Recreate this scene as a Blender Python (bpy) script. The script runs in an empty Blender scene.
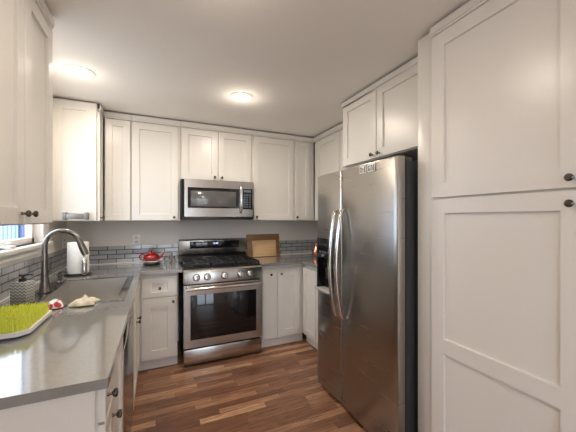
import bpy, bmesh, math, random
from mathutils import Vector, Matrix
R = math.radians
C = bpy.context.scene.collection
SC = bpy.context.scene
random.seed(4)

# ---------------------------------------------------------------- camera
cam = bpy.data.cameras.new('camera'); co = bpy.data.objects.new('camera', cam); C.objects.link(co)
co.location = (0, 0, 1.38); co.rotation_euler = (R(90), 0, R(-24.1))
cam.sensor_width = 36; cam.lens = 293 / 576 * 36; cam.shift_y = 3 / 576; cam.clip_start = .02
SC.camera = co
SC.view_settings.view_transform = 'Standard'; SC.view_settings.look = 'None'
SC.view_settings.gamma = 1; SC.view_settings.use_curve_mapping = False
SC.view_settings.exposure = 0.47
SC.cycles.use_denoising = True
SC.cycles.max_bounces = 10; SC.cycles.diffuse_bounces = 6; SC.cycles.glossy_bounces = 5
SC.cycles.transmission_bounces = 6; SC.cycles.transparent_max_bounces = 8
SC.cycles.caustics_reflective = False; SC.cycles.caustics_refractive = False
SC.cycles.sample_clamp_indirect = 6

# ---------------------------------------------------------------- sky
W = bpy.data.worlds.new('sky'); SC.world = W; W.use_nodes = True
wn = W.node_tree.nodes; wl = W.node_tree.links
bg = wn['Background']; bg.inputs['Color'].default_value = (.74, .86, 1.0, 1); bg.inputs['Strength'].default_value = 4.6

CAN_W, CAN_COL = 7.0, (1.0, .87, .72)
_tc = wn.new('ShaderNodeTexCoord'); _sp = wn.new('ShaderNodeSeparateXYZ'); _rp = wn.new('ShaderNodeValToRGB')   # pale sky above, duller ground below the horizon
wl.new(_tc.outputs['Generated'], _sp.inputs[0]); _mr = wn.new('ShaderNodeMapRange'); _mr.inputs[1].default_value = -1; wl.new(_sp.outputs['Z'], _mr.inputs[0]); wl.new(_mr.outputs[0], _rp.inputs[0])
_rp.color_ramp.elements[0].position = .46; _rp.color_ramp.elements[0].color = (.46, .47, .47, 1); _rp.color_ramp.elements[1].position = .5; _rp.color_ramp.elements[1].color = (.74, .86, 1.0, 1)
wl.new(_rp.outputs[0], bg.inputs['Color'])
CAN_P = .7
CANS = [(-.49, 2.44), (.645, 2.39), (.20, 1.12), (.25, -.9), (.25, -2.2)]  # first pair in view; the rest are unseen, added as fill light

def portal(name, loc, rot, sx, sy):
    l = bpy.data.lights.new(name, 'AREA'); l.shape = 'RECTANGLE'; l.size = sx; l.size_y = sy
    l.cycles.is_portal = True
    o = bpy.data.objects.new(name, l); C.objects.link(o); o.location = loc; o.rotation_euler = rot

# ---------------------------------------------------------------- materials
def mat(name, col, rough=.5, metal=0, coat=0, spec=.5, aniso=0, emit=None, es=0):
    m = bpy.data.materials.new(name); m.use_nodes = True
    b = m.node_tree.nodes['Principled BSDF']
    b.inputs['Base Color'].default_value = (*col, 1); b.inputs['Roughness'].default_value = rough
    b.inputs['Metallic'].default_value = metal; b.inputs['Coat Weight'].default_value = coat
    b.inputs['Specular IOR Level'].default_value = spec
    if emit: b.inputs['Emission Color'].default_value = (*emit, 1); b.inputs['Emission Strength'].default_value = es
    return m
def N(m, t, **kw):
    n = m.node_tree.nodes.new(t)
    for k, v in kw.items():
        if k in n.inputs: n.inputs[k].default_value = v
        else: setattr(n, k, v)
    return n
def L(m, a, b): m.node_tree.links.new(a, b)
def BS(m): return m.node_tree.nodes['Principled BSDF']
def math_(m, op, a, b=None):
    n = N(m, 'ShaderNodeMath', operation=op)
    for i, v in enumerate((a, b)):
        if v is None: continue
        if isinstance(v, (int, float)): n.inputs[i].default_value = v
        else: L(m, v, n.inputs[i])
    return n.outputs[0]
def ramp(m, fac, stops):
    r = N(m, 'ShaderNodeValToRGB'); L(m, fac, r.inputs[0]); e = r.color_ramp.elements
    while len(e) < len(stops): e.new(.5)
    for k, (p, c) in zip(e, stops): k.position = p; k.color = (*c, 1)
    return r.outputs[0]
def noise_mat(name, c1, c2, scale=(8, 8, 8), rough=.5, detail=4, bump=0, **kw):
    m = mat(name, c1, rough, **kw)
    tc = N(m, 'ShaderNodeTexCoord'); mp = N(m, 'ShaderNodeMapping', Scale=scale); L(m, tc.outputs['Object'], mp.inputs[0])
    n = N(m, 'ShaderNodeTexNoise', Scale=1.0, Detail=detail); L(m, mp.outputs[0], n.inputs['Vector'])
    L(m, ramp(m, n.outputs[0], [(.3, c1), (.7, c2)]), BS(m).inputs['Base Color'])
    if bump:
        b = N(m, 'ShaderNodeBump', Strength=bump, Distance=.002); L(m, n.outputs[0], b.inputs['Height']); L(m, b.outputs[0], BS(m).inputs['Normal'])
    return m

M = {}
M['cab'] = noise_mat('white_lacquer', (.74, .72, .685), (.75, .73, .695), (3, 3, 3), .30)
M['cabin'] = mat('cabinet_side_white', (.76, .74, .70), .45)
M['trimw'] = mat('white_trim_paint', (.84, .82, .79), .35)
M['wall'] = noise_mat('greige_wall_paint', (.76, .715, .665), (.77, .725, .675), (40, 40, 40), .7, bump=.05)
M['ceil'] = noise_mat('flat_ceiling_paint', (.89, .87, .84), (.90, .88, .85), (60, 60, 60), .85, bump=.08)
M['counter'] = noise_mat('grey_quartz', (.225, .22, .21), (.25, .245, .235), (60, 60, 60), .15, detail=3, spec=1.0, coat=.6)
M['dark'] = mat('dark_void_black', (.012, .012, .013), .5)
M['black'] = mat('black_enamel', (.010, .010, .011), .30, spec=.3)
M['blackglass'] = mat('black_glass', (.010, .010, .012), .04, spec=.6)
M['iron'] = mat('cast_iron', (.016, .015, .015), .36, spec=.5)
M['knob'] = mat('dark_brushed_nickel', (.13, .12, .11), .25, metal=1)
M['chrome'] = mat('chrome', (.75, .74, .73), .12, metal=1)
M['white'] = mat('white_plastic', (.82, .82, .80), .4)
M['paper'] = noise_mat('paper_towel', (.84, .82, .78), (.78, .76, .72), (60, 60, 60), .95, bump=.4)
M['toeboard'] = mat('pale_plinth_board', (.70, .68, .65), .5)  # light-coloured toe kick board
M['grout'] = mat('grout', (.25, .25, .25), .8)

def steel(name, col, r0, r1, scale, bump=.0):
    m = mat(name, col, r0, metal=1)
    tc = N(m, 'ShaderNodeTexCoord'); mp = N(m, 'ShaderNodeMapping', Scale=scale); L(m, tc.outputs['Object'], mp.inputs[0])
    n = N(m, 'ShaderNodeTexNoise', Scale=1.0, Detail=5); L(m, mp.outputs[0], n.inputs['Vector'])
    mr = N(m, 'ShaderNodeMapRange'); L(m, n.outputs[0], mr.inputs[0]); mr.inputs[3].default_value = r0; mr.inputs[4].default_value = r1
    L(m, mr.outputs[0], BS(m).inputs['Roughness'])
    return m
M['steelx'] = steel('brushed_steel', (.50, .48, .455), .22, .27, (3, 3, 90))
M['fridge'] = steel('brushed_fridge_steel', (.40, .375, .345), .26, .30, (2, 2, 60))
M['sink'] = steel('satin_sink_steel', (.62, .60, .57), .34, .38, (4, 20, 20))
M['steelk'] = mat('turned_steel', (.62, .60, .57), .24, metal=1)
M['faucet'] = mat('brushed_nickel_faucet', (.24, .225, .21), .27, metal=1)

def glass_mat():
    m = bpy.data.materials.new('window_glass'); m.use_nodes = True; nt = m.node_tree
    nt.nodes.remove(BS(m)); out = nt.nodes['Material Output']
    t = N(m, 'ShaderNodeBsdfTransparent'); g = N(m, 'ShaderNodeBsdfGlossy', Roughness=0.0); f = N(m, 'ShaderNodeFresnel', IOR=1.45)
    ge = N(m, 'ShaderNodeNewGeometry'); x = N(m, 'ShaderNodeMixShader'); L(m, math_(m, 'MULTIPLY', f.outputs[0], math_(m, 'SUBTRACT', 1.0, ge.outputs['Backfacing'])), x.inputs[0]); L(m, t.outputs[0], x.inputs[1]); L(m, g.outputs[0], x.inputs[2]); L(m, x.outputs[0], out.inputs[0])
    return m
M['glass'] = glass_mat()

def tile_mat(name, axis):
    m = mat(name, (.3, .32, .35), .12, spec=.8, coat=.5)
    tc = N(m, 'ShaderNodeTexCoord'); sp = N(m, 'ShaderNodeSeparateXYZ'); L(m, tc.outputs['Object'], sp.inputs[0])
    cb = N(m, 'ShaderNodeCombineXYZ'); L(m, sp.outputs[axis], cb.inputs[0])
    L(m, sp.outputs['Z'], cb.inputs[1])
    br = N(m, 'ShaderNodeTexBrick', Scale=1.0); L(m, cb.outputs[0], br.inputs['Vector'])
    br.inputs['Color1'].default_value = (.34, .355, .375, 1); br.inputs['Color2'].default_value = (.50, .505, .515, 1)
    br.inputs['Mortar'].default_value = (.05, .047, .045, 1); br.inputs['Mortar Size'].default_value = .0042
    br.inputs['Mortar Smooth'].default_value = .2; br.inputs['Brick Width'].default_value = .155; br.inputs['Row Height'].default_value = .046
    L(m, br.outputs[0], BS(m).inputs['Base Color'])
    inv = math_(m, 'SUBTRACT', 1.0, br.outputs['Fac'])
    rr = math_(m, 'ADD', math_(m, 'MULTIPLY', br.outputs['Fac'], .6), .13); L(m, rr, BS(m).inputs['Roughness'])
    b = N(m, 'ShaderNodeBump', Strength=.5, Distance=.003); L(m, inv, b.inputs['Height']); L(m, b.outputs[0], BS(m).inputs['Normal'])
    return m
M['tilex'] = tile_mat('grey_glass_subway_tile', 'X'); M['tiley'] = tile_mat('grey_glass_subway_tile_side', 'Y')

def floor_mat():
    m = mat('walnut_strip_floor', (.2, .1, .05), .25)
    tc = N(m, 'ShaderNodeTexCoord'); sp = N(m, 'ShaderNodeSeparateXYZ'); L(m, tc.outputs['Object'], sp.inputs[0])
    x, y = sp.outputs['X'], sp.outputs['Y']; RW = .058
    row = math_(m, 'FLOOR', math_(m, 'DIVIDE', y, RW))
    w1 = N(m, 'ShaderNodeTexWhiteNoise', noise_dimensions='1D'); L(m, row, w1.inputs['W'])
    xs = math_(m, 'ADD', math_(m, 'DIVIDE', x, .47), math_(m, 'MULTIPLY', w1.outputs['Value'], 13.7))
    pl = math_(m, 'FLOOR', xs)
    cv = N(m, 'ShaderNodeCombineXYZ'); L(m, row, cv.inputs[0]); L(m, pl, cv.inputs[1])
    w2 = N(m, 'ShaderNodeTexWhiteNoise', noise_dimensions='2D'); L(m, cv.outputs[0], w2.inputs['Vector'])
    col = ramp(m, w2.outputs['Value'], [(0, (.18, .08, .046)), (.35, (.255, .122, .070)), (.65, (.33, .168, .097)), (.9, (.42, .23, .135)), (1, (.52, .31, .185))])
    mp = N(m, 'ShaderNodeCombineXYZ'); L(m, math_(m, 'ADD', math_(m, 'MULTIPLY', x, 4.5), math_(m, 'MULTIPLY', w2.outputs['Value'], 50)), mp.inputs[0]); L(m, math_(m, 'MULTIPLY', y, 95), mp.inputs[1])
    n = N(m, 'ShaderNodeTexNoise', Scale=1.0, Detail=6.0, Roughness=.65, Distortion=.8); L(m, mp.outputs[0], n.inputs['Vector'])
    g = ramp(m, n.outputs[0], [(.28, (.30, .26, .25)), (.42, (.75, .73, .72)), (.55, (1.05, 1.05, 1.05)), (.70, (1.75, 1.75, 1.7))])
    mx = N(m, 'ShaderNodeMixRGB', blend_type='MULTIPLY'); mx.inputs[0].default_value = 1; L(m, col, mx.inputs[1]); L(m, g, mx.inputs[2])
    # seams
    fy = math_(m, 'FRACT', math_(m, 'DIVIDE', y, RW)); fx = math_(m, 'FRACT', xs)
    sy = math_(m, 'LESS_THAN', fy, .035); sx = math_(m, 'LESS_THAN', fx, .005); s = math_(m, 'MAXIMUM', sy, sx)
    m2 = N(m, 'ShaderNodeMixRGB'); L(m, math_(m, 'MULTIPLY', s, .6), m2.inputs[0]); L(m, mx.outputs[0], m2.inputs[1]); m2.inputs[2].default_value = (.03, .015, .01, 1)
    L(m, m2.outputs[0], BS(m).inputs['Base Color'])
    rr = N(m, 'ShaderNodeMapRange'); L(m, n.outputs[0], rr.inputs[0]); rr.inputs[3].default_value = .38; rr.inputs[4].default_value = .25
    L(m, rr.outputs[0], BS(m).inputs['Roughness'])
    b = N(m, 'ShaderNodeBump', Strength=.25, Distance=.002); L(m, math_(m, 'SUBTRACT', n.outputs[0], math_(m, 'MULTIPLY', s, .6)), b.inputs['Height']); L(m, b.outputs[0], BS(m).inputs['Normal'])
    return m
M['floor'] = floor_mat()

def wood(name, dark, light, sc=(3, 40, 40)):
    return noise_mat(name, dark, light, sc, .45, detail=6, bump=.1)

# ---------------------------------------------------------------- mesh helpers
class MB:
    def __init__(s): s.b = bmesh.new()
    def _merge(s, t, mtx=None):
        if mtx is not None: t.transform(mtx)
        me = bpy.data.meshes.new('t'); t.to_mesh(me); t.free(); s.b.from_mesh(me); bpy.data.meshes.remove(me)
        return s
    def box(s, x0, x1, y0, y1, z0, z1, bev=0, seg=2, mtx=None):
        t = bmesh.new(); bmesh.ops.create_cube(t, size=1)
        for v in t.verts: v.co = Vector(((x0 + x1) / 2 + v.co.x * (x1 - x0), (y0 + y1) / 2 + v.co.y * (y1 - y0), (z0 + z1) / 2 + v.co.z * (z1 - z0)))
        if bev: bmesh.ops.bevel(t, geom=t.edges[:], offset=bev, segments=seg, profile=.5, affect='EDGES')
        return s._merge(t, mtx)
    def lathe(s, prof, n=24, mtx=None):
        """profile of (radius, z) about the local z axis, ends closed"""
        t = bmesh.new(); rings = []
        for r, z in prof:
            rings.append([t.verts.new((r * math.cos(2 * math.pi * k / n), r * math.sin(2 * math.pi * k / n), z)) for k in range(n)])
        for a, b in zip(rings, rings[1:]):
            for k in range(n): t.faces.new((a[k], a[(k + 1) % n], b[(k + 1) % n], b[k]))
        if prof[0][0] > 1e-4: t.faces.new(rings[0][::-1])
        if prof[-1][0] > 1e-4: t.faces.new(rings[-1])
        bmesh.ops.remove_doubles(t, verts=t.verts[:], dist=1e-5)
        bmesh.ops.recalc_face_normals(t, faces=t.faces[:])
        return s._merge(t, mtx)
    def cyl(s, r, z0, z1, n=24, mtx=None, bev=0):
        if bev: return s.lathe([(r - bev, z0), (r, z0 + bev), (r, z1 - bev), (r - bev, z1)], n, mtx)
        return s.lathe([(r, z0), (r, z1)], n, mtx)
    def tube(s, pts, rad, n=12, flat=1.0):
        """swept tube through pts; rad number or list; flat squashes the second axis"""
        t = bmesh.new(); pts = [Vector(p) for p in pts]; rings = []
        rads = rad if isinstance(rad, (list, tuple)) else [rad] * len(pts)
        T0 = (pts[1] - pts[0]).normalized(); ref = Vector((0, 0, 1)) if abs(T0.z) < .9 else Vector((0, 1, 0))
        U = T0.cross(ref).normalized()
        for i, p in enumerate(pts):
            T = (pts[min(i + 1, len(pts) - 1)] - pts[max(i - 1, 0)]).normalized()
            U = (U - T * U.dot(T)).normalized(); V = T.cross(U)
            rings.append([t.verts.new(p + U * rads[i] * math.cos(2 * math.pi * k / n) + V * rads[i] * flat * math.sin(2 * math.pi * k / n)) for k in range(n)])
        for a, b in zip(rings, rings[1:]):
            for k in range(n): t.faces.new((a[k], a[(k + 1) % n], b[(k + 1) % n], b[k]))
        t.faces.new(rings[0][::-1]); t.faces.new(rings[-1])
        bmesh.ops.recalc_face_normals(t, faces=t.faces[:])
        return s._merge(t)
    def prism(s, poly, z0, z1, bev=0, mtx=None):
        t = bmesh.new(); lo = [t.verts.new((x, y, z0)) for x, y in poly]; hi = [t.verts.new((x, y, z1)) for x, y in poly]
        t.faces.new(lo[::-1]); t.faces.new(hi); n = len(poly)
        for k in range(n): t.faces.new((lo[k], lo[(k + 1) % n], hi[(k + 1) % n], hi[k]))
        bmesh.ops.recalc_face_normals(t, faces=t.faces[:])
        if bev: bmesh.ops.bevel(t, geom=t.edges[:], offset=bev, segments=2, profile=.5, affect='EDGES')
        return s._merge(t, mtx)
    def build(s, name, m, parent=None, smooth=True, loc=None, label=None):
        me = bpy.data.meshes.new(name); s.b.to_mesh(me); s.b.free()
        me.materials.append(M[m] if isinstance(m, str) else m)
        if smooth:
            for p in me.polygons: p.use_smooth = True
            try: me.set_sharp_from_angle(angle=R(35))
            except Exception: pass
        o = bpy.data.objects.new(name, me); C.objects.link(o)
        if parent: o.parent = parent
        if loc: o.location = loc
        if label: o['label'] = label
        return o
def tag(o, label, cat, group=None):
    o['label'] = label; o['category'] = cat
    if group: o['group'] = group
    return o
def thing(name, label, cat, loc=(0, 0, 0), rz=0, group=None):
    o = bpy.data.objects.new(name, None); C.objects.link(o); o.empty_display_size = .1
    o.location = loc; o.rotation_euler = (0, 0, R(rz)); return tag(o, label, cat, group)
def struct(o): o['kind'] = 'structure'; return o
def copy_tree(o, parent=None):
    c = o.copy(); C.objects.link(c)
    if parent: c.parent = parent
    for ch in list(o.children): copy_tree(ch, c)
    return c

# ---------------------------------------------------------------- room
XL, XR, YB, YR, ZC = -.81, 2.10, 3.53, -3.2, 2.40
struct(MB().box(XL - .2, XR + .2, YR - .2, YB + .2, -.1, 0).build('floor', 'floor'))
struct(MB().box(XL - .2, XR + .2, YR - .2, YB + .2, ZC, ZC + .1).build('ceiling', 'ceil'))
struct(MB().box(XL - .2, XR + .2, YB, YB + .15, 0, ZC).build('wall_back', 'wall'))
struct(MB().box(XR, XR + .15, YR - .2, YB, 0, ZC).build('wall_right', 'wall'))
WY0, WY1, WZ0, WZ1 = 1.97, 2.80, 1.20, 2.16
w = MB(); VY0, VY1 = -2.2, -1.2; w.box(XL - .11, XL, YR - .2, VY0, 0, ZC); w.box(XL - .11, XL, VY0, VY1, 0, .5); w.box(XL - .11, XL, VY0, VY1, 2.2, ZC); w.box(XL - .11, XL, VY1, WY0, 0, ZC); w.box(XL - .11, XL, WY1, YB, 0, ZC)
w.box(XL - .11, XL, WY0, WY1, 0, WZ0); w.box(XL - .11, XL, WY0, WY1, WZ1, ZC); struct(w.build('wall_left', 'wall', smooth=False))
w = MB(); DX0, DX1, DZ = -.79, .82, 2.08
w.box(XL, DX0, YR - .15, YR, 0, ZC); w.box(DX1, XR, YR - .15, YR, 0, ZC); w.box(DX0, DX1, YR - .15, YR, DZ, ZC); struct(w.build('wall_rear', 'wall', smooth=False))
# unseen sliding patio door, added in the rear wall to let daylight in
d = MB()
for a, b in ((DX0, DX0 + .07), (DX1 - .07, DX1), ((DX0 + DX1) / 2 - .05, (DX0 + DX1) / 2 + .05)): d.box(a, b, YR - .12, YR - .03, 0.02, DZ, .004)
d.box(DX0, DX1, YR - .12, YR - .03, DZ - .07, DZ, .004); d.box(DX0, DX1, YR - .12, YR - .03, 0, .1, .004)
dr = struct(d.build('added_door', 'trimw')); MB().box(DX0 + .05, DX1 - .05, YR - .08, YR - .074, .08, DZ - .05).build('glass_pane', 'glass', dr)
# kitchen window in the left wall
f = MB(); x0, x1 = XL - .075, XL - .035
f.box(x0, x1, WY0, WY0 + .05, WZ0, WZ1, .004); f.box(x0, x1, WY1 - .05, WY1, WZ0, WZ1, .004)
f.box(x0, x1, WY0, WY1, WZ0, WZ0 + .045, .004); f.box(x0, x1, WY0, WY1, WZ1 - .055, WZ1, .004)
win = struct(f.build('window_1', 'trimw'))
MB().box(x0 + .018, x0 + .024, WY0 + .04, WY1 - .04, WZ0 + .03, WZ1 - .03).build('window_pane', 'glass', win)
f = MB(); t = .02
f.box(XL, XL + t, WY1, WY1 + .12, WZ0 - .03, WZ1 + .1, .004); f.box(XL, XL + t, WY0 - .11, WY0, WZ0 - .03, WZ1 + .1, .004)
f.box(XL, XL + t, WY0 - .11, WY1 + .12, WZ1, WZ1 + .12, .004); f.box(XL, XL + .016, WY0 - .11, WY1 + .12, 1.102, WZ0 - .035, .003)
f.box(XL, XL + .024, WY0 - .11, WY1 + .12, 1.125, 1.14, .004)
f.box(XL - .055, XL + .045, WY0 - .12, WY1 + .15, WZ0 - .03, WZ0, .006)
f.build('window_casing', 'trimw', win)
for a, b in ((WY0 - .001, WY0 + .004), (WY1 - .004, WY1 + .001)): pass
cr = MB().box(-.03, .03, -.04, .04, 0, .018, .006); cr.tube([(-.0, 0, .015), (.012, .0, .034), (.02, -.06, .036), (.024, -.09, .030)], [.008, .008, .007, .009], 8)
tag(cr.build('window_crank', 'white', loc=(XL + .002, 2.26, WZ0 + .001)), 'white folding casement crank on the window sill', 'window crank')
struct(MB().box(1.99, 2.099, YR, .02, 0, .1, .004).build('baseboard_right', 'trimw'))
struct(MB().box(XL + .001, XL + .015, YR, .95, 0, .1, .004).build('baseboard_left', 'trimw'))

f = MB()  # unseen rear window, added to light the pantry and ceiling
for a in (VY0, (VY0 + VY1) / 2 - .035, VY1 - .07): f.box(x0, x1, a, a + .07, .5, 2.2, .004)
f.box(x0, x1, VY0, VY1, .5, .56, .004); f.box(x0, x1, VY0, VY1, 2.14, 2.2, .004)
w2 = struct(f.build('added_window', 'trimw')); MB().box(x0 + .018, x0 + .024, VY0 + .05, VY1 - .05, .54, 2.16).build('window_pane', 'glass', w2)
MB().box(XL - .109, XL - .078, WY1 - .006, WY1 - .0005, WZ0 + .001, WZ1 - .001).build('outer_jamb', mat('shaded_jamb_navy', (.05, .09, .26), .5), win)  # navy paints in the shade on the outer reveal
# blue neighbouring house outside the window
sd = mat('blue_siding', (.25, .36, .58), .6); M['siding'] = sd
tc = N(sd, 'ShaderNodeTexCoord'); wv = N(sd, 'ShaderNodeTexWave', Scale=1.6, Distortion=0.3, bands_direction='Y'); L(sd, tc.outputs['Object'], wv.inputs[0])
L(sd, ramp(sd, wv.outputs[0], [(0, (.06, .10, .22)), (.3, (.17, .25, .42)), (1, (.24, .33, .52))]), BS(sd).inputs['Base Color'])
nb = thing('neighbouring_house', 'pale blue vertical-sided house seen through the window over the sink', 'house', (-3.0, 8.0, -.5))
MB().box(-3, 0, -3, 3.0, 0, 3.6).build('wall', 'siding', nb)
M['navy'] = mat('navy_paint', (.035, .06, .16), .5)
MB().box(0, .05, .97, 1.5, .0, 3.6, .005).build('corner_board', 'navy', nb)
MB().prism([(-3.3, 3.6), (.3, 3.6), (-1.5, 4.9)], -3.2, 3.2, mtx=Matrix(((1, 0, 0, 0), (0, 0, 1, 0), (0, 1, 0, 0), (0, 0, 0, 1)))).build('roof', 'navy', nb)

# backsplashes
tag(MB().box(XL + .011, .218, YB - .010, YB - .001, .915, 1.098).build('tile_backsplash', 'tilex'), 'grey glass subway tile backsplash on the back wall, left of the range', 'backsplash')
tag(MB().box(.992, XR - .012, YB - .010, YB - .001, .915, 1.098).build('tile_backsplash', 'tilex'), 'grey glass subway tile backsplash on the back wall, right of the range', 'backsplash')
tag(MB().box(XL + .001, XL + .010, 1.02, YB - .001, .915, 1.098).build('tile_backsplash', 'tiley'), 'shiny subway tile backsplash below the kitchen window', 'backsplash')
tag(MB().box(XR - .011, XR - .001, 2.2, YB - .001, .915, 1.098).build('tile_backsplash', 'tiley'), 'subway tile backsplash on the right wall behind the refrigerator', 'backsplash')

struct(MB().box(XL + .012, .218, YB - .018, YB - .011, .9145, .924, .002).build('trim_1', 'trimw'))
struct(MB().box(.992, XR - .013, YB - .018, YB - .011, .9145, .924, .002).build('trim_2', 'trimw'))
struct(MB().box(XL + .011, XL + .018, 1.02, YB - .02, .9145, .924, .002).build('trim_3', 'trimw'))
# ---------------------------------------------------------------- cabinets
def shaker(x0, x1, z0, z1, stile=.064, th=.02, rec=.012, rails=(), flat=False, yf=0, rail=None):
    rail = rail or stile
    """door leaf, front facing -y at y=yf-th, built as bevelled slab with recessed panel(s)"""
    t = bmesh.new()
    ys = yf - th
    zs = [z0]
    if not flat:
        cuts = [z0 + rail]
        for a, b in rails: cuts += [a, b]
        cuts += [z1 - rail]
    def rect(a, b, c, d_, y): return [t.verts.new(p) for p in ((a, y, c), (b, y, c), (b, y, d_), (a, y, d_))]
    fr = .0022; x0 += .0012; x1 -= .0012; z0 += .001; z1 -= .001
    o = rect(x0, x1, z0, z1, yf); e = rect(x0, x1, z0, z1, ys + fr); i = rect(x0 + fr, x1 - fr, z0 + fr, z1 - fr, ys)
    t.faces.new(o)
    for A, B in ((o, e), (e, i)):
        for k in range(4): t.faces.new((A[k], A[(k + 1) % 4], B[(k + 1) % 4], B[k]))
    if flat: t.faces.new(i)
    else:
        xa, xb = x0 + stile, x1 - stile
        # front grid: 3 columns, rows at cuts
        zz = [z0 + fr] + cuts + [z1 - fr]; xx = [x0 + fr, xa, xb, x1 - fr]
        g = {}
        for r, z in enumerate(zz):
            for c, x in enumerate(xx):
                if r in (0, len(zz) - 1) and c in (0, 3): g[r, c] = i[(0 if c == 0 else 1) if r == 0 else (3 if c == 0 else 2)]
                else: g[r, c] = t.verts.new((x, ys, z))
        for r in range(len(zz) - 1):
            for c in range(3):
                q = (g[r, c], g[r, c + 1], g[r + 1, c + 1], g[r + 1, c])
                if c == 1 and r % 2 == 1:
                    w_ = [t.verts.new((v.co.x, ys + rec, v.co.z)) for v in q]
                    sh = .0015
                    for v, (sx_, sz_) in zip(w_, ((1, 1), (-1, 1), (-1, -1), (1, -1))): v.co.x += sx_ * sh; v.co.z += sz_ * sh
                    for k in range(4): t.faces.new((q[k], q[(k + 1) % 4], w_[(k + 1) % 4], w_[k]))
                    t.faces.new(w_)
                else: t.faces.new(q)
    bmesh.ops.recalc_face_normals(t, faces=t.faces[:])
    m_ = MB(); m_._merge(t); return m_
KPROF = [(.0065, 0), (.0065, .003), (.0045, .006), (.0045, .013), (.011, .017), (.0135, .021), (.0135, .025), (.010, .029), (0, .0305)]
knob_mesh = None
def knob(parent, x, z, y=-.0205, sc=1.0):
    global knob_mesh
    if knob_mesh is None:
        o = MB().lathe(KPROF, 20, Matrix.Rotation(R(90), 4, 'X')).build('knob', 'knob', parent); knob_mesh = o.data
    else:
        o = bpy.data.objects.new('knob', knob_mesh); C.objects.link(o); o.parent = parent
    o.location = (x, y, z); o.scale = (sc, sc, sc)
    return o
def cabinet(name, label, loc, rz, w, d, h, leaves, toe=0, group=None, crown=0, z_floor=0, cat='cabinet', extra=None):
    """local frame: x along the front, -y the front, origin at left-front-bottom. leaves: dict(x0,x1,z0,z1,k=[(x,z)],name,flat,rails)"""
    t = thing(name, label, cat, loc, rz, group)
    b = MB(); b.box(0, w, 0, d, toe, h, .0015, 1); b.build('carcass', 'cab', t)
    if toe: MB().box(.001, w - .001, .03, d - .05, 0.004, toe).build('toe_kick', 'toeboard', t)
    if crown:
        c = MB(); c.box(0, w, -.020, 0, h - crown, h, .002, 1); c.box(0, w, -.026, 0, h - crown + .012, h, .002, 1); c.build('crown_rail', 'cab', t)
    for l in leaves:
        o = shaker(l['x0'], l['x1'], l['z0'], l['z1'], l.get('stile', .064), rail=l.get('rail'), rails=l.get('rails', ()), flat=l.get('flat', False)).build(l.get('name', 'door'), 'cab', t, smooth=False)
        for kx, kz in l.get('k', ()): knob(o, kx, kz)
    return t
ZU, ZT = 1.362, 2.386        # uppers
G = .0025
# back wall uppers, face at Y=3.22 (doors reach 3.20)
YU = 3.22; DU = YB - YU - .002; DT = 2.322 - ZU
cabinet('wall_cabinet', 'narrow white upper cabinet in the left back corner, one shaker door', (-.450, YU, ZU), 0, .222, DU, ZT - ZU, [dict(x0=.006, x1=.214, z0=.003, z1=DT, stile=.06)], crown=.055)
cabinet('wall_cabinet', 'tall white upper cabinet directly left of the microwave', (-.226, YU, ZU), 0, .446, DU, ZT - ZU, [dict(x0=.004, x1=.424, z0=.003, z1=DT, k=[(.385, .035)])], crown=.055)
cabinet('wall_cabinet', 'short white two-door upper cabinet above the microwave', (.222, YU, 1.792), 0, .762, DU, ZT - 1.792, [dict(x0=.008, x1=.380, z0=.003, z1=2.322 - 1.792, k=[(.345, .035)]), dict(x0=.384, x1=.752, z0=.003, z1=2.322 - 1.792, k=[(.42, .035)])], crown=.055)
cabinet('wall_cabinet', 'tall white upper cabinet directly right of the microwave', (.986, YU, ZU), 0, .530, DU, ZT - ZU, [dict(x0=.02, x1=.522, z0=.003, z1=DT, k=[(.05, .04)])], crown=.055)
cabinet('wall_cabinet', 'narrow white upper cabinet in the right back corner', (1.518, YU, ZU), 0, .274, DU, ZT - ZU, [dict(x0=.012, x1=.205, z0=.003, z1=DT, stile=.05, k=[(.03, .04)])], crown=.055)
# right wall upper, faces -X at X=1.795 (doors reach 1.775)
cabinet('wall_cabinet', 'white upper cabinet on the right wall between the corner and the refrigerator', (1.795, 3.195, ZU), -90, 1.045, XR - 1.797, ZT - ZU, [dict(x0=.075, x1=.565, z0=.003, z1=DT), dict(x0=.569, x1=1.035, z0=.003, z1=DT)], crown=.055)
# over the fridge
t = cabinet('fridge_top_cabinet', 'deep white two-door cabinet above the refrigerator', (1.495, 2.145, 1.825), -90, .925, XR - 1.497, ZT - 1.825, [dict(x0=.012, x1=.436, z0=.006, z1=.525, k=[(.402, .035)]), dict(x0=.440, x1=.915, z0=.006, z1=.525, k=[(.474, .035)])], crown=.05)
# pantry
pan = cabinet('pantry_cabinet', 'tall white pantry cabinet beside the refrigerator with two stacked doors', (1.340, 1.105, 0), -90, .64, XR - 1.342, ZT, [dict(x0=.003, x1=.618, z0=1.489, z1=2.333, stile=.072, k=[(.578, 1.524)]), dict(x0=.003, x1=.618, z0=.105, z1=1.482, stile=.072, rails=[(.698, .773)], k=[(.578, 1.434)])], toe=.1, crown=.05)
tag(MB().box(1.345, 2.095, 1.108, 1.212, 0, ZT, .002).build('fridge_side_panel', 'cab'), 'floor-to-ceiling white panel between refrigerator and pantry', 'panel')
# near left upper (faces +X): local x along +Y
cabinet('wall_cabinet', 'white two-door upper cabinet nearest the camera, left of the window', (-.50, 1.14, ZU - .006), 90, .70, .308, ZT - ZU + .006, [dict(x0=.004, x1=.352, z0=.003, z1=DT + .006, k=[(.318, .045)]), dict(x0=.356, x1=.697, z0=.003, z1=DT + .006, k=[(.392, .045)])], crown=.05)
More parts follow.
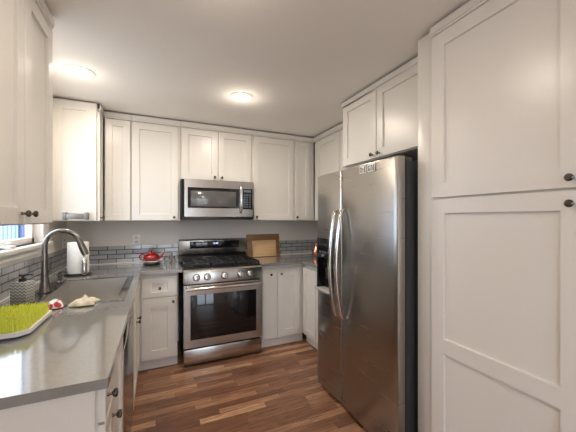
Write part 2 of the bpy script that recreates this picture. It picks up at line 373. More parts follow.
# corner left upper with finished end panel facing the camera
lc = cabinet('wall_cabinet', 'white corner upper cabinet right of the window with panelled end', (-.476, 3.02, ZU), 90, .195, .332, ZT - ZU, [dict(x0=-.005, x1=.150, z0=.003, z1=DT, stile=.045, k=[(.02, .03)])], crown=.055)
sh = shaker(.002, .330, .003, ZT - ZU - .003, .075); 
for v in sh.b.verts: v.co.z = v.co.z
ep = sh.build('end_panel', 'cab', lc, smooth=False); ep.rotation_euler = (0, 0, R(-90)); ep.location = (0.0, .3325, 0)
# filler behind it, up to the back wall
# base cabinets. back run left of the range: face at Y=2.94 (doors at 2.92)
YF = 2.94; HB = .883
cabinet('base_cabinet', 'white drawer base cabinet between the sink run and the range', (-.162, YF, 0), 0, .340, YB - YF - .002, HB, [dict(x0=.034, x1=.333, z0=.668, z1=.842, name='drawer', stile=.08, rail=.045, k=[(.185, .75)]), dict(x0=.034, x1=.333, z0=.105, z1=.655, stile=.08, k=[(.30, .62)])], toe=.1)
cabinet('base_cabinet', 'white two-door base cabinet right of the range', (1.000, YF, 0), 0, .508, YB - YF - .002, HB, [dict(x0=.014, x1=.172, z0=.105, z1=.842, flat=True, k=[(.105, .79)]), dict(x0=.186, x1=.452, z0=.105, z1=.842, stile=.075, k=[(.222, .79)])], toe=.1)
cabinet('base_cabinet', 'white base cabinet on the right wall beside the refrigerator', (1.510, 2.936, 0), -90, .775, XR - 1.512, HB, [dict(x0=.010, x1=.295, z0=.105, z1=.842), dict(x0=.300, x1=.770, z0=.70, z1=.842, name='drawer', stile=.045), dict(x0=.300, x1=.770, z0=.105, z1=.690)], toe=.1)
# left run, face +X at X=-.162 (doors at -.142)
XF = -.162
nc = cabinet('base_cabinet', 'white base cabinet at the near end of the counter, panelled end facing the camera', (XF, 1.035, 0), 90, .515, XF - XL - .002, HB, [dict(x0=.002, x1=.182, z0=.765, z1=.870, name='drawer', flat=True, k=[(.032, .832)]), dict(x0=.002, x1=.182, z0=.105, z1=.758, stile=.05, k=[(.14, .70)]), dict(x0=.187, x1=.510, z0=.105, z1=.870)], toe=.1)
ep = shaker(-.645, -.002, .10, HB, .062, th=.018, rec=.006).build('end_panel', 'cab', nc, smooth=False); ep.rotation_euler = (0, 0, R(-90)); ep.location = (0, 0, 0)
cabinet('sink_cabinet', 'white two-door cabinet under the steel sink', (XF, 2.165, 0), 90, .765, XF - XL - .002, .70, [dict(x0=.003, x1=.372, z0=.105, z1=.870, k=[(.325, .60)]), dict(x0=.376, x1=.740, z0=.105, z1=.870, k=[(.42, .60)])], toe=.1)

# dishwasher
dw = thing('dishwasher', 'stainless dishwasher with black top strip between the left base cabinets', 'dishwasher', (XF, 1.555, 0), 90)
MB().box(.004, .602, .003, .05, .1, .875).build('tub', 'black', dw)
MB().box(.004, .602, -.022, .002, .115, .765, .004).build('door', 'steelx', dw)
MB().box(.004, .602, -.020, .002, .770, .872, .003).build('control_panel', 'blackglass', dw)
MB().box(.006, .60, .04, .5, 0.004, .1).build('toe_kick', 'black', dw)

# ---------------------------------------------------------------- worktops
SX0, SX1, SY0, SY1 = -.60, -.215, 1.93, 2.66      # basin opening
CZ0, CZ1 = .884, .914
def slab_with_holes(boxes, name, label):
    m_ = MB()
    for a in boxes: m_.box(*a, CZ0, CZ1)
    bmesh.ops.remove_doubles(m_.b, verts=m_.b.verts[:], dist=1e-5)
    return tag(m_.build(name, 'counter', smooth=False), label, 'countertop')
hx0, hx1, hy0, hy1 = SX0 - .01, SX1 + .01, SY0 - .01, SY1 + .01
slab_with_holes([(XL + .001, hx0, 1.0, YB - .001), (hx0, hx1, 1.0, hy0), (hx0, hx1, hy1, YB - .001), (hx1, -.131, 1.0, YB - .001), (-.131, .217, 2.893, YB - .001)], 'countertop', 'L-shaped grey quartz countertop running along the sink to the range')
slab_with_holes([(.988, XR - .001, 2.893, YB - .001), (1.468, XR - .001, 2.16, 2.893)], 'countertop', 'grey quartz countertop between the range and the refrigerator')

# ---------------------------------------------------------------- sink, drop-in
sk = thing('kitchen_sink', 'single-bowl stainless sink set in the left countertop', 'sink', (0, 0, .914))
r_ = MB()
r_.box(-.705, SX0, SY0 - .02, SY1 + .045, .0005, .005, .0015); r_.box(SX1, SX1 + .042, SY0 - .02, SY1 + .045, .0005, .005, .0015)
r_.box(SX0, SX1, SY0 - .02, SY0, .0005, .005, .0015); r_.box(SX0, SX1, SY1, SY1 + .045, .0005, .005, .0015)
r_.build('rim', mat('dark_reflection_rim', (.20, .19, .18), .22, metal=1), sk)  # rim steel darkened to stand in for a dark reflection
bw = MB(); t_ = .0015; dp = -.19
bw.box(SX0 - t_, SX0, SY0, SY1, dp, .003); bw.box(SX1, SX1 + t_, SY0, SY1, dp, .003); bw.box(SX0, SX1, SY0 - t_, SY0, dp, .003); bw.box(SX0, SX1, SY1, SY1 + t_, dp, .003); bw.box(SX0, SX1, SY0, SY1, dp - .002, dp)
bw.build('basin', 'sink', sk)
MB().lathe([(.045, 0), (.045, .003), (.03, .004), (.028, .001), (0, .001)], 24).build('drain', 'chrome', sk, loc=((SX0 + SX1) / 2, (SY0 + SY1) / 2, dp + .001))

# faucet
fa = thing('kitchen_faucet', 'tall brushed nickel gooseneck pull-down faucet', 'faucet', (-.645, 2.31, .9195))
MB().lathe([(.034, 0), (.034, .006), (.030, .012), (.024, .05), (.019, .10), (.017, .16), (.0165, .2)], 28).build('base', 'faucet', fa)
pts = [(0, 0, .19), (0, 0, .25), (0, 0, .295)]
rr = .092
for k in range(1, 13):
    a = math.pi * (1 - k / 13 * 1.0); pts.append((rr + rr * math.cos(a), 0, .295 + rr * .98 * math.sin(a)))
MB().tube(pts, .0155, 16).build('spout', 'faucet', fa)
e = Vector(pts[-1]); dirv = (Vector(pts[-1]) - Vector(pts[-2])).normalized()
sp = MB(); sp.tube([e, e + dirv * .02, e + dirv * .03, e + dirv * .075, e + dirv * .10], [.017, .019, .020, .021, .018], 18); sp.build('spray_head', 'faucet', fa)
lv = MB(); lv.tube([(0, .012, .085), (0, .04, .088)], .011, 12); lv.tube([(0, .038, .088), (.01, .05, .12), (.02, .058, .175)], [.008, .006, .005], 10); lv.build('lever', 'faucet', fa)
# deck soap pump
dp_ = thing('deck_pump', 'short nickel pump at the far corner of the sink deck', 'soap pump', (-.645, 2.62, .9195))
MB().lathe([(.022, 0), (.022, .006), (.014, .012), (.014, .045), (.017, .048), (.017, .06), (.008, .062)], 20).build('body', 'faucet', dp_)
q = MB(); q.tube([(0, 0, .056), (0, 0, .070), (.02, 0, .078), (.045, 0, .072)], [.007, .008, .007, .006], 10); q.build('nozzle', 'iron', dp_)

# soap dispenser with chevron relief
sm = mat('grey_chevron_glaze', (.45, .45, .43), .3); M['chev'] = sm
tc = N(sm, 'ShaderNodeTexCoord'); sp_ = N(sm, 'ShaderNodeSeparateXYZ'); L(sm, tc.outputs['Object'], sp_.inputs[0])
zig = math_(sm, 'PINGPONG', math_(sm, 'ADD', sp_.outputs['X'], sp_.outputs['Y']), .011)
st = math_(sm, 'FRACT', math_(sm, 'MULTIPLY', math_(sm, 'ADD', sp_.outputs['Z'], zig), 60))
L(sm, ramp(sm, math_(sm, 'ABSOLUTE', math_(sm, 'SUBTRACT', st, .5)), [(0, (.12, .12, .12)), (.15, (.16, .16, .15)), (.22, (.50, .50, .48)), (1, (.60, .60, .57))]), BS(sm).inputs['Base Color'])
so = thing('soap_dispenser', 'square grey chevron soap dispenser with a black pump', 'soap dispenser', (-.675, 2.07, .9145), -20)
MB().box(-.042, .042, -.033, .033, 0, .122, .006).build('bottle', 'chev', so)
q = MB(); q.cyl(.017, .122, .140, 20, bev=.002); q.cyl(.006, .138, .155, 12); q.box(-.014, .014, -.011, .011, .152, .163, .003); q.tube([(.01, 0, .158), (.045, 0, .160), (.052, 0, .154)], [.006, .005, .004], 10); q.build('pump', 'iron', so)

# drying rack with green blades
gr = thing('grass_drying_rack', 'white countertop drying rack with bright green plastic grass', 'drying rack', (-.63, 1.625, .9145))
hx, hy, ch = .168, .165, .035
def oct_(hx, hy, ch): return [(-hx + ch, -hy), (hx - ch, -hy), (hx, -hy + ch), (hx, hy - ch), (hx - ch, hy), (-hx + ch, hy), (-hx, hy - ch), (-hx, -hy + ch)]
MB().prism(oct_(hx - .012, hy - .012, ch), 0, .008).build('base', mat('grey_rubber_base', (.10, .12, .22), .5), gr)
tr = MB(); tr.prism(oct_(hx, hy, ch), .008, .017, .002)
t = bmesh.new(); A = oct_(hx, hy, ch); Bq = oct_(hx - .008, hy - .008, ch - .003); n = 8
vs = [[t.verts.new((p[0], p[1], z)) for p in P_] for P_, z in ((A, .016), (A, .026), (Bq, .026), (Bq, .016))]
for a, b in zip(vs, vs[1:]):
    for k in range(n): t.faces.new((a[k], a[(k + 1) % n], b[(k + 1) % n], b[k]))
bmesh.ops.recalc_face_normals(t, faces=t.faces[:]); tr._merge(t); tr.build('tray', 'white', gr)
gm = mat('lime_green_plastic', (.50, .62, .045), .45); M['grass'] = gm
gi = N(gm, 'ShaderNodeTexCoord'); gn = N(gm, 'ShaderNodeTexNoise', Scale=220.0, Detail=1.0); L(gm, gi.outputs['Object'], gn.inputs[0])
L(gm, ramp(gm, gn.outputs[0], [(.35, (.72, .78, .06)), (.65, (.92, .93, .22))]), BS(gm).inputs['Base Color'])
verts, faces = [], []
for i in range(46):
    for j in range(46):
        x = -hx + .014 + (2 * hx - .028) * i / 45; y = -hy + .014 + (2 * hy - .028) * j / 45
        if abs(x) + abs(y) > hx + hy - ch - .012: continue
        x += random.uniform(-.0015, .0015); y += random.uniform(-.0015, .0015)
        H_ = random.uniform(.044, .053); lx, ly = random.uniform(-.005, .005), random.uniform(-.005, .005); r = .0017; b0 = len(verts)
        for k in range(3): a = k * 2.1 + i; verts.append((x + r * math.cos(a), y + r * math.sin(a), .017))
        for k in range(3): a = k * 2.1 + i; verts.append((x + lx + r * .55 * math.cos(a), y + ly + r * .55 * math.sin(a), .017 + H_))
        for k in range(3): faces.append((b0 + k, b0 + (k + 1) % 3, b0 + 3 + (k + 1) % 3, b0 + 3 + k))
        faces.append((b0 + 3, b0 + 4, b0 + 5))
me = bpy.data.meshes.new('grass_blades'); me.from_pydata(verts, [], faces); me.materials.append(gm)
go = bpy.data.objects.new('grass_blades', me); C.objects.link(go); go.parent = gr; go['kind'] = 'stuff'; go['label'] = 'lime green plastic blades'

# cloths at the near edge of the bowl
def cloth(name, label, m, loc, w_, l_, seed, rz, h_=.03):
    rnd = random.Random(seed); n = 14; b = bmesh.new(); g = []
    ph = [rnd.uniform(0, 6) for _ in range(4)]
    for i in range(n + 1):
        row = []
        for j in range(n + 1):
            u, v = i / n - .5, j / n - .5
            k = max(0, 1 - (2 * u) ** 2) * max(0, 1 - (2 * v) ** 2)
            z = .004 + h_ * (k ** .6) * (.75 + .3 * math.sin(9 * u + ph[0]) * math.cos(8 * v + ph[1])) + .006 * math.sin(17 * u + 9 * v + ph[2]) * k
            row.append(b.verts.new((u * w_ * (1 + .12 * math.sin(7 * v + ph[3])), v * l_ * (1 + .1 * math.cos(6 * u)), z)))
        g.append(row)
    for i in range(n):
        for j in range(n): b.faces.new((g[i][j], g[i + 1][j], g[i + 1][j + 1], g[i][j + 1]))
    r2 = bmesh.ops.extrude_face_region(b, geom=b.faces[:]); 
    for v in r2['geom']:
        if isinstance(v, bmesh.types.BMVert): v.co.z = max(.0, v.co.z - .0035)
    bmesh.ops.recalc_face_normals(b, faces=b.faces[:])
    m_ = MB(); m_._merge(b); o = m_.build(name, m, loc=loc); o.rotation_euler = (0, 0, R(rz)); return tag(o, label, 'cloth')
M['beige'] = noise_mat('beige_cotton', (.62, .55, .42), (.74, .67, .54), (90, 90, 90), .95, bump=.3)
rm = mat('white_red_cotton', (.8, .78, .75), .95); M['redcloth'] = rm
tc = N(rm, 'ShaderNodeTexCoord'); vn = N(rm, 'ShaderNodeTexVoronoi', Scale=22.0); L(rm, tc.outputs['Object'], vn.inputs[0])
L(rm, ramp(rm, vn.outputs['Distance'], [(0, (.45, .03, .05)), (.38, (.50, .05, .07)), (.45, (.8, .76, .72)), (1, (.8, .78, .75))]), BS(rm).inputs['Base Color'])
cloth('dish_cloth', 'crumpled white and red dish cloth at the near sink edge', 'redcloth', (-.492, 1.915, .9195), .065, .11, 3, 15, .036)
cloth('dish_cloth', 'folded beige dish cloth at the near sink edge', 'beige', (-.362, 1.915, .9195), .108, .11, 8, -10, .036)

# paper towel roll
pt = thing('paper_towel_holder', 'white paper towel roll on a dark holder in the left corner', 'paper towels', (-.600, 2.95, .9145))
MB().lathe([(.096, 0), (.098, .004), (.096, .012), (.03, .014)], 32).build('base', 'iron', pt)
MB().lathe([(.02, .016), (.070, .016), (.076, .020), (.076, .268), (.074, .272), (.02, .272)], 40).build('paper_roll', 'paper', pt)
MB().cyl(.006, .27, .282, 12).build('pole', 'chrome', pt)
q = MB(); q.lathe([(.016, .010), (.020, .014), (.020, .135), (.014, .145), (.006, .150), (.006, .17)], 20, Matrix.Translation((.058, -.085, 0))); q.build('tension_arm', 'chrome', pt)

# outlets
def outlet(label, loc, rz):
    t = thing('wall_outlet', label, 'outlet', loc, rz)
    MB().box(-.036, .036, -.006, 0, -.058, .058, .002).build('cover_plate', 'white', t)
    for z in (-.022, .022):
        s_ = MB().cyl(.0165, 0, .002, 20, Matrix.Translation((0, -.0062, z)) @ Matrix.Rotation(R(90), 4, 'X')).build('socket', M['sock'], t)
        k = MB(); k.box(-.008, -.0055, -.0098, -.0084, z - .005, z + .006); k.box(.0055, .008, -.0098, -.0084, z - .005, z + .006); k.box(-.002, .002, -.0098, -.0084, z - .012, z - .008); k.build('slots', 'dark', s_)
M['sock'] = mat('socket_plastic', (.62, .61, .58), .4)
outlet('white double outlet on the back wall above the teapot', (-.200, YB - .001, 1.158), 0)
outlet('white outlet on the left wall beside the paper towels', (XL + .001, 3.40, 1.158), 90)

# towel bar on the left corner cabinet end
M['dull'] = mat('satin_nickel', (.22, .21, .19), .4, metal=1)
tb = thing('towel_bar', 'short chrome towel bar on the panelled end of the corner cabinet', 'towel bar', (-.62, 2.990, 1.395))
q = MB(); q.tube([(-.075, 0, 0), (.075, 0, 0)], .0 + .014, 16) if False else None
for x in (-.075, .075): MB().box(x - .013, x + .013, -.045, .006, -.020, .040, .004).build('bracket', 'dull', tb)
MB().box(-.075, .075, -.042, -.030, -.014, .030, .003).build('bar', 'dull', tb)

# teapot on a plate and trivet
tv = thing('trivet', 'dark wooden trivet under the white plate', 'trivet', (-.045, 3.27, .9145))
tag(tv, 'dark wooden trivet under the white plate beside the outlet', 'trivet')
q = MB(); q.cyl(.082, .008, .018, 32, bev=.002)
q.build('board', 'iron', tv)
for k in range(3): MB().cyl(.008, 0, .008, 10, Matrix.Translation((.06 * math.cos(k * 2.1 + .5), .06 * math.sin(k * 2.1 + .5), 0))).build('foot', 'iron', tv)
tag(MB().lathe([(.05, 0), (.055, .004), (.095, .020), (.108, .028), (.106, .031), (.09, .024), (.05, .010), (0, .010)], 40).build('plate', 'white', loc=(-.045, 3.27, .9335)), 'white plate under the red teapot', 'plate')
M['red'] = mat('red_glaze', (.27, .008, .010), .12, coat=.5)
tp = thing('teapot', 'glossy red teapot with lid on a white plate', 'teapot', (-.050, 3.27, .9445), 0)
tp.scale = (1.12, 1.12, 1.12)
MB().lathe([(.035, 0), (.04, .002), (.060, .018), (.068, .038), (.064, .058), (.048, .074), (.03, .080)], 36).build('body', 'red', tp)
MB().lathe([(.034, .080), (.032, .086), (.018, .093), (.006, .095), (.007, .100), (.011, .105), (.008, .111), (0, .112)], 28).build('lid', 'red', tp)
MB().tube([(.055, 0, .030), (.080, 0, .045), (.092, 0, .068), (.106, 0, .084)], [.016, .012, .009, .007], 12).build('spout', 'red', tp)
MB().tube([(-.052, 0, .066), (-.078, 0, .074), (-.097, 0, .058), (-.094, 0, .036), (-.062, 0, .020)], .0065, 10).build('handle', 'red', tp)
# little glass salt shakers
cg = bpy.data.materials.new('clear_glass'); cg.use_nodes = True; BS(cg).inputs['Transmission Weight'].default_value = .85; BS(cg).inputs['Roughness'].default_value = .05; BS(cg).inputs['Base Color'].default_value = (.9, .9, .9, 1)
sh_ = thing('glass_shaker', 'small clear glass shaker on the counter left of the range', 'shaker', (.105, 3.22, .9145), 0)
MB().lathe([(.018, 0), (.022, .004), (.022, .05), (.016, .062), (.014, .064)], 20).build('jar', cg, sh_)
MB().lathe([(.016, .062), (.017, .066), (.017, .078), (.010, .084), (0, .085)], 20).build('cap', 'steelk', sh_)
o = copy_tree(sh_); o.location = (.155, 3.25, .9145); o['label'] = 'small clear glass shaker closest to the range'
sh_['label'] = 'small clear glass shaker nearer to the teapot'

# cutting boards leaning on the back wall
M['walnutb'] = wood('acacia_board', (.21, .10, .038), (.38, .20, .08), (3, 40, 40))
M['maple'] = wood('maple_board', (.56, .33, .155), (.74, .49, .27), (4, 60, 60))
b_ = MB().box(0, .432, -.018, 0, 0, .275, .006).build('cutting_board', 'walnutb', loc=(1.005, 3.475, .916)); b_.rotation_euler = (R(-8), 0, 0)
tag(b_, 'large dark wooden cutting board leaning on the wall right of the range', 'cutting board')
b_ = MB().box(0, .310, -.016, 0, 0, .200, .006).build('cutting_board', 'maple', loc=(1.060, 3.425, .916)); b_.rotation_euler = (R(-10), 0, 0)
tag(b_, 'smaller light wooden cutting board leaning in front of the dark one', 'cutting board')
# copper jug
M['copper'] = mat('copper', (.72, .34, .22), .2, metal=1)
cj = thing('copper_jug', 'small copper jug on the counter beside the refrigerator', 'jug', (1.83, 3.22, .9145))
MB().lathe([(.028, 0), (.032, .003), (.052, .03), (.056, .055), (.046, .085), (.026, .115), (.022, .135), (.030, .155), (.026, .155), (.018, .135)], 28).build('body', 'copper', cj)
MB().tube([(-.026, -.01, .145), (-.06, -.015, .135), (-.072, -.016, .10), (-.054, -.012, .06)], .005, 10).build('handle', 'copper', cj)

# ---------------------------------------------------------------- microwave
mw = thing('microwave', 'stainless over-the-range microwave under the short cabinet', 'microwave', (.226, 3.12, 1.386))
MB().box(0, .756, .03, .40, .0, .402, .003).build('housing', 'black', mw)
d_ = MB(); d_.box(.026, .590, 0, .03, .018, .107) ; d_.box(.026, .590, 0, .03, .318, .400); d_.box(.026, .058, 0, .03, .107, .318)
d_.box(.590, .621, 0, .03, .018, .400); d_.box(.623, .752, 0, .03, .018, .100); d_.box(.623, .752, 0, .03, .322, .400); d_.box(.738, .752, 0, .03, .100, .322)
dd = d_.build('door_frame', 'steelx', mw)
MB().box(.056, .592, .004, .028, .10, .322).build('window_border', 'blackglass', mw)
M['mesh'] = mat('window_mesh_grey', (.10, .10, .10), .12, spec=.8)
MB().box(.088, .556, .0025, .006, .125, .286, .001).build('window', 'mesh', mw)
cp = MB().box(.624, .738, .003, .028, .098, .324, .002).build('control_panel', 'blackglass', mw)
M['btn'] = mat('button_grey', (.16, .19, .26), .4)
for r in range(6):
    for c in range(3): MB().box(.642 + c * .030, .660 + c * .030, .001, .004, .120 + r * .026, .132 + r * .026, .0008).build('button', 'btn', cp)
MB().box(.640, .722, .0012, .0032, .286, .308).build('display', M['btn'], cp)
MB().tube([(.606, .004, .362), (.606, -.022, .348), (.606, -.038, .30), (.606, -.043, .21), (.606, -.038, .13), (.606, -.022, .078), (.606, .004, .064)], .0125, 12, .7).build('handle', 'chrome', mw)
MB().box(.01, .75, .006, .38, -.012, .016, .002).build('vent_base', 'iron', mw)

# ---------------------------------------------------------------- range
rg = thing('gas_range', 'stainless gas range with five knobs and black cooktop', 'range', (.222, 2.85, 0))
wR = .762
MB().box(.002, wR - .002, .06, .655, .035, .895, .003).build('body', 'black', rg)
for x in (.05, wR - .05):
    for y in (.12, .6): MB().cyl(.018, 0, .036, 12, Matrix.Translation((x, y, 0))).build('foot', 'iron', rg)
MB().box(.003, wR - .003, .0, .06, .028, .165, .006).build('storage_drawer', 'steelx', rg)
d_ = MB(); wx0, wx1, wz0, wz1 = .062, .700, .250, .668
d_.box(.003, wR - .003, 0, .058, .178, wz0); d_.box(.003, wR - .003, 0, .058, wz1, .762); d_.box(.003, wx0, 0, .058, wz0, wz1); d_.box(wx1, wR - .003, 0, .058, wz0, wz1)
od = d_.build('oven_door', 'steelx', rg)
MB().box(wx0 - .004, wx1 + .004, .004, .05, wz0 - .004, wz1 + .004, .001).build('window', 'blackglass', od)
h = MB(); h.tube([(.022, -.052, .733), (wR - .022, -.052, .733)], .0135, 14); h.box(.03, .055, -.055, .004, .723, .743, .003); h.box(wR - .055, wR - .03, -.055, .004, .723, .743, .003); h.build('handle', 'chrome', od)
# slanted control panel
pm = Matrix(((0, 0, 1, 0), (1, 0, 0, 0), (0, 1, 0, 0), (0, 0, 0, 1)))
q = MB(); q.prism([(-.012, .775), (.09, .775), (.09, .905), (.028, .905), (.005, .890)], .001, wR - .001, .002, pm)
cpn = q.build('control_panel', 'steelx', rg)
kn = None
tilt = math.atan2(.017, .115)
for kx in (.115, .213, .375, .535, .632):
    kp = MB().lathe([(.030, 0), (.030, .004), (.0255, .006), (.0245, .030), (.021, .034), (.019, .0345), (0, .0345)], 28, Matrix.Rotation(R(90) + 0, 4, 'X')).build('knob', 'steelk', rg)
    MB().lathe([(.0335, 0), (.0335, .0045), (.0305, .0046)], 28, Matrix.Rotation(R(90), 4, 'X')).build('bezel', 'iron', kp)
    kp.location = (kx, -.0065, .832); kp.rotation_euler = (-tilt, 0, 0)
    MB().box(-.0025, .0025, -.0375, -.034, -.018, .018, .0008).build('pointer', 'iron', kp)
MB().box(.001, wR - .001, .03, .60, .897, .914, .004).build('cooktop', 'black', rg)
# burners
for bx_, by_, br_ in ((.15, .17, .045), (.15, .42, .04), (.381, .30, .05), (.612, .17, .05), (.612, .42, .035)):
    b_ = MB().lathe([(br_, 0), (br_, .008), (br_ * .8, .010), (br_ * .8, .016), (br_ * .5, .018), (0, .018)], 24).build('burner', 'iron', rg, loc=(bx_, by_, .914))
    b_['label'] = 'round black burner cap'
for gx in (.012, .262, .512):
    g = MB(); gw = .238; z = .952
    for y in (.055, .175, .300, .425, .545): g.box(gx, gx + gw, y - .006, y + .006, z - .016, z, .002, 1)
    for x in (gx, gx + gw / 2 - .006, gx + gw - .012): g.box(x, x + .012, .049, .551, z - .016, z, .002, 1)
    for x in (gx, gx + gw - .014):
        for y in (.049, .296, .537): g.box(x, x + .014, y, y + .014, .914, z - .014, .001, 1)
    g.build('grate', 'iron', rg)
# backguard
q = MB(); q.prism([(.56, .905), (.655, .905), (.655, 1.0), (.628, 1.0), (.60, .965)], .003, wR - .003, .002, pm); q.build('rear_vent', 'black', rg)
q = MB(); q.prism([(.607, .985), (.655, .985), (.655, 1.152), (.628, 1.152), (.605, 1.135)], .0, wR, .003, pm); bgd = q.build('backguard', 'steelx', rg)
MB().box(.115, .675, .602, .609, 1.045, 1.128, .001).build('display_panel', 'blackglass', bgd)
M['led'] = mat('blue_led', (.1, .2, .6), .4, emit=(.35, .55, 1), es=2.5)
def text(s, size, m, parent, loc, rot, ext=.0006, name='lettering', sx=1):
    cu = bpy.data.curves.new(name, 'FONT'); cu.body = s; cu.size = size; cu.extrude = ext; cu.align_x = 'CENTER'; cu.align_y = 'CENTER'
    o = bpy.data.objects.new(name, cu); C.objects.link(o)
    dg = bpy.context.evaluated_depsgraph_get(); me = bpy.data.meshes.new_from_object(o.evaluated_get(dg)); bpy.data.objects.remove(o)
    me.materials.clear(); me.materials.append(M[m]); o = bpy.data.objects.new(name, me); C.objects.link(o); o.parent = parent; o.location = loc; o.rotation_euler = rot; o.scale = (sx, 1, 1); return o
text('12:00', .026, 'led', bgd, (.40, .6012, 1.098), (R(90), 0, 0), name='clock_digits')

# ---------------------------------------------------------------- refrigerator (faces -X): local x along -Y, -y to the room
fr = thing('refrigerator', 'side-by-side stainless refrigerator with water dispenser', 'refrigerator', (1.222, 2.140, 0), -90)
FW, FT = .905, 1.735; SEAM = .355
MB().box(.006, FW - .006, .066, .80, .04, FT - .02, .004).build('cabinet_body', mat('charcoal_fridge_side', (.035, .037, .04), .4), fr)
MB().box(.02, FW - .02, .05, .78, .0, .05, .002).build('base_grille', 'iron', fr)
for x in (.03, FW - .09): MB().box(x, x + .06, .02, .14, FT - .019, FT + .006, .004).build('hinge_cover', mat('grey_hinge', (.10, .10, .10), .5), fr)
MB().box(.004, FW - .004, .052, .068, .05, FT - .004).build('gasket', 'iron', fr)
def fdoor(xa, xb, hole=None, bulge=.016):
    t = bmesh.new(); n = 16; rd = .010
    xs = [xa + (xb - xa) * k / n for k in range(n + 1)]
    if hole: xs = sorted([x for x in xs if min(abs(x - hole[0]), abs(x - hole[1])) > .008] + [hole[0], hole[1]])
    xs = sorted(set(xs + [xa + .004, xa + .010, xb - .004, xb - .010]))
    xc, hw = (xa + xb) / 2, (xb - xa) / 2
    def yf(x):
        y = -bulge * (1 - ((x - xc) / hw) ** 2) + .004; e = min(x - xa, xb - x)
        return y + (rd - math.sqrt(max(0, rd * rd - (rd - e) ** 2)) if e < rd else 0)
    zs = [.04, .044, .052] + ([hole[2], hole[3]] if hole else [.9]) + [FT - .012, FT - .004, FT]
    def yz(z): e = min(z - .04, FT - z); return (rd - math.sqrt(max(0, rd * rd - (rd - e) ** 2))) if e < rd else 0
    g = [[t.verts.new((x, yf(x) + yz(z), z)) for x in xs] for z in zs]
    bk = [[t.verts.new((x, .052, z)) for x in xs] for z in zs]
    for r in range(len(zs) - 1):
        for c in range(len(xs) - 1):
            if hole and abs(zs[r] - hole[2]) < 1e-6 and xs[c] >= hole[0] - 1e-6 and xs[c + 1] <= hole[1] + 1e-6: continue
            t.faces.new((g[r][c], g[r][c + 1], g[r + 1][c + 1], g[r + 1][c]))
    for r in (0, len(zs) - 1):
        for c in range(len(xs) - 1): t.faces.new((g[r][c], g[r][c + 1], bk[r][c + 1], bk[r][c]))
    for c in (0, len(xs) - 1):
        for r in range(len(zs) - 1): t.faces.new((g[r][c], g[r + 1][c], bk[r + 1][c], bk[r][c]))
    t.faces.new([bk[0][0], bk[0][-1], bk[-1][-1], bk[-1][0]])
    bmesh.ops.delete(t, geom=[v for v in t.verts if not v.link_faces], context='VERTS')
    bmesh.ops.recalc_face_normals(t, faces=t.faces[:]); m_ = MB(); m_._merge(t); return m_
hole = (.028, .262, .812, 1.222)
fz = fdoor(.002, SEAM - .002, hole).build('freezer_door', 'fridge', fr)
fd = fdoor(SEAM + .003, FW - .002).build('fridge_door', 'fridge', fr)
q = MB(); a, b, c, d_ = hole
q.box(a - .004, a + .012, -.014, .05, c, d_ , .002); q.box(b - .012, b + .004, -.014, .05, c, d_, .002); q.box(a, b, -.016, .05, d_ - .150, d_ + .004, .003); q.box(a, b, .044, .051, c, d_)
dsp = q.build('water_dispenser', 'blackglass', fz)
MB().box(a, b, -.040, .044, c - .004, c + .012, .003).build('drip_tray', mat('light_grey_tray', (.42, .41, .39), .45), dsp)
MB().box(a + .085, b - .085, .012, .03, .90, .99, .004).build('paddle', 'iron', dsp)
for k in range(4): MB().box(a + .045 + k * .04, a + .065 + k * .04, -.0172, -.0155, 1.11, 1.125, .0004).build('button', 'btn', dsp)
for nm, x, par in (('handle', SEAM - .040, fz), ('handle', SEAM + .042, fd)):
    P_ = [(x, -.008, 1.443), (x, -.026, 1.433), (x, -.038, 1.40), (x, -.058, 1.28), (x, -.072, 1.14), (x, -.076, 1.05), (x, -.072, .95), (x, -.058, .82), (x, -.038, .72), (x, -.024, .682), (x, -.008, .672)]
    MB().tube(P_, [.016] * len(P_), 14, .75).build(nm, 'chrome', par)
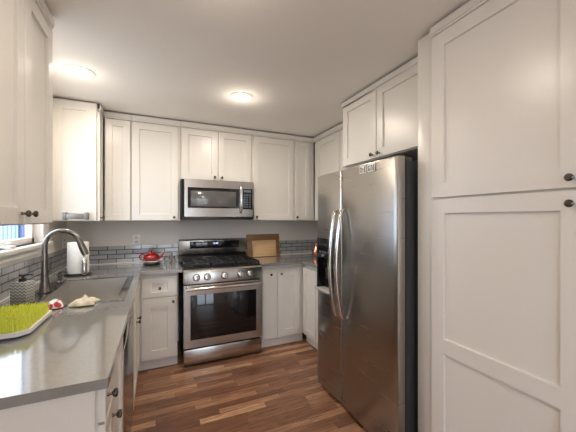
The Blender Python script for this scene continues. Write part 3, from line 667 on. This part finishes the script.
# magnets
M['ink'] = mat('dark_print', (.03, .03, .03), .6)
for i, (ya, w_, rows, lb) in enumerate((( .585, .060, ['■▪', '▪■'], 'small white magnet with dark lettering, left of the pair on the refrigerator'), (.665, .068, [], 'small white magnet with dark lettering, right of the pair on the refrigerator'))):
    mg = thing('fridge_magnet', lb, 'magnet', (1.222 - .0135 + (.000), 2.140 - ya, 1.672), -90)
    MB().box(0, w_, -.002, .001, 0, .050, .0008).build('plate', 'white', mg)
    q = MB()
    if i == 0: rs = [(.006, .016, .030, .042), (.006, .012, .008, .026), (.020, .026, .008, .040), (.030, .040, .022, .032), (.034, .040, .006, .018), (.046, .054, .006, .046)]
    else: rs = [(.006, .022, .034, .040), (.006, .012, .010, .034), (.006, .024, .008, .014), (.018, .024, .014, .024), (.030, .036, .008, .030), (.030, .044, .032, .040), (.042, .048, .008, .030), (.054, .062, .006, .044)]
    for r in rs: q.box(r[0], r[1], -.0026, -.0018, r[2], r[3])
    q.build('lettering', 'ink', mg)

# ---------------------------------------------------------------- ceiling lights
M['lens'] = mat('frosted_lamp_lens', (1, .95, .88), .5, emit=(1, .88, .72), es=9)
cl = None
labels = ['round recessed ceiling light above the sink', 'round recessed ceiling light in front of the range'] + ['unseen ceiling light added to fill the near part of the room'] * 3
for i, (x, y) in enumerate(CANS):
    if cl is None:
        cl = thing('ceiling_light', labels[0], 'ceiling light', (x, y, ZC))
        MB().lathe([(.068, -.002), (.068, -.010), (.080, -.010), (.096, -.004), (.096, 0), (.068, 0)], 40).build('trim_ring', 'white', cl)
        MB().lathe([(0, -.0045), (.069, -.0045), (.069, -.001)], 40).build('lens', 'lens', cl)
        o = cl
    else:
        o = copy_tree(cl); o.location = (x, y, ZC); o['label'] = labels[i]
    if i > 1: o['group'] = 'unseen lights added to fill the near part of the room'
    l = bpy.data.lights.new('can_lamp', 'AREA'); l.shape = 'DISK'; l.size = .13; l.energy = CAN_W * (.72, 1.0, .65, .3, .3)[i]; l.color = CAN_COL
    lo = bpy.data.objects.new('can_lamp', l); C.objects.link(lo); lo.location = (x, y, ZC - .014)
    l = bpy.data.lights.new('can_fill', 'POINT'); l.shadow_soft_size = .05; l.energy = CAN_P * (.9, 1.5, 2.2, 3, 3)[i]; l.color = CAN_COL  # extra point light below the can, added to brighten the ceiling
    lo = bpy.data.objects.new('can_fill', l); C.objects.link(lo); lo.location = (x, y, ZC - .10)
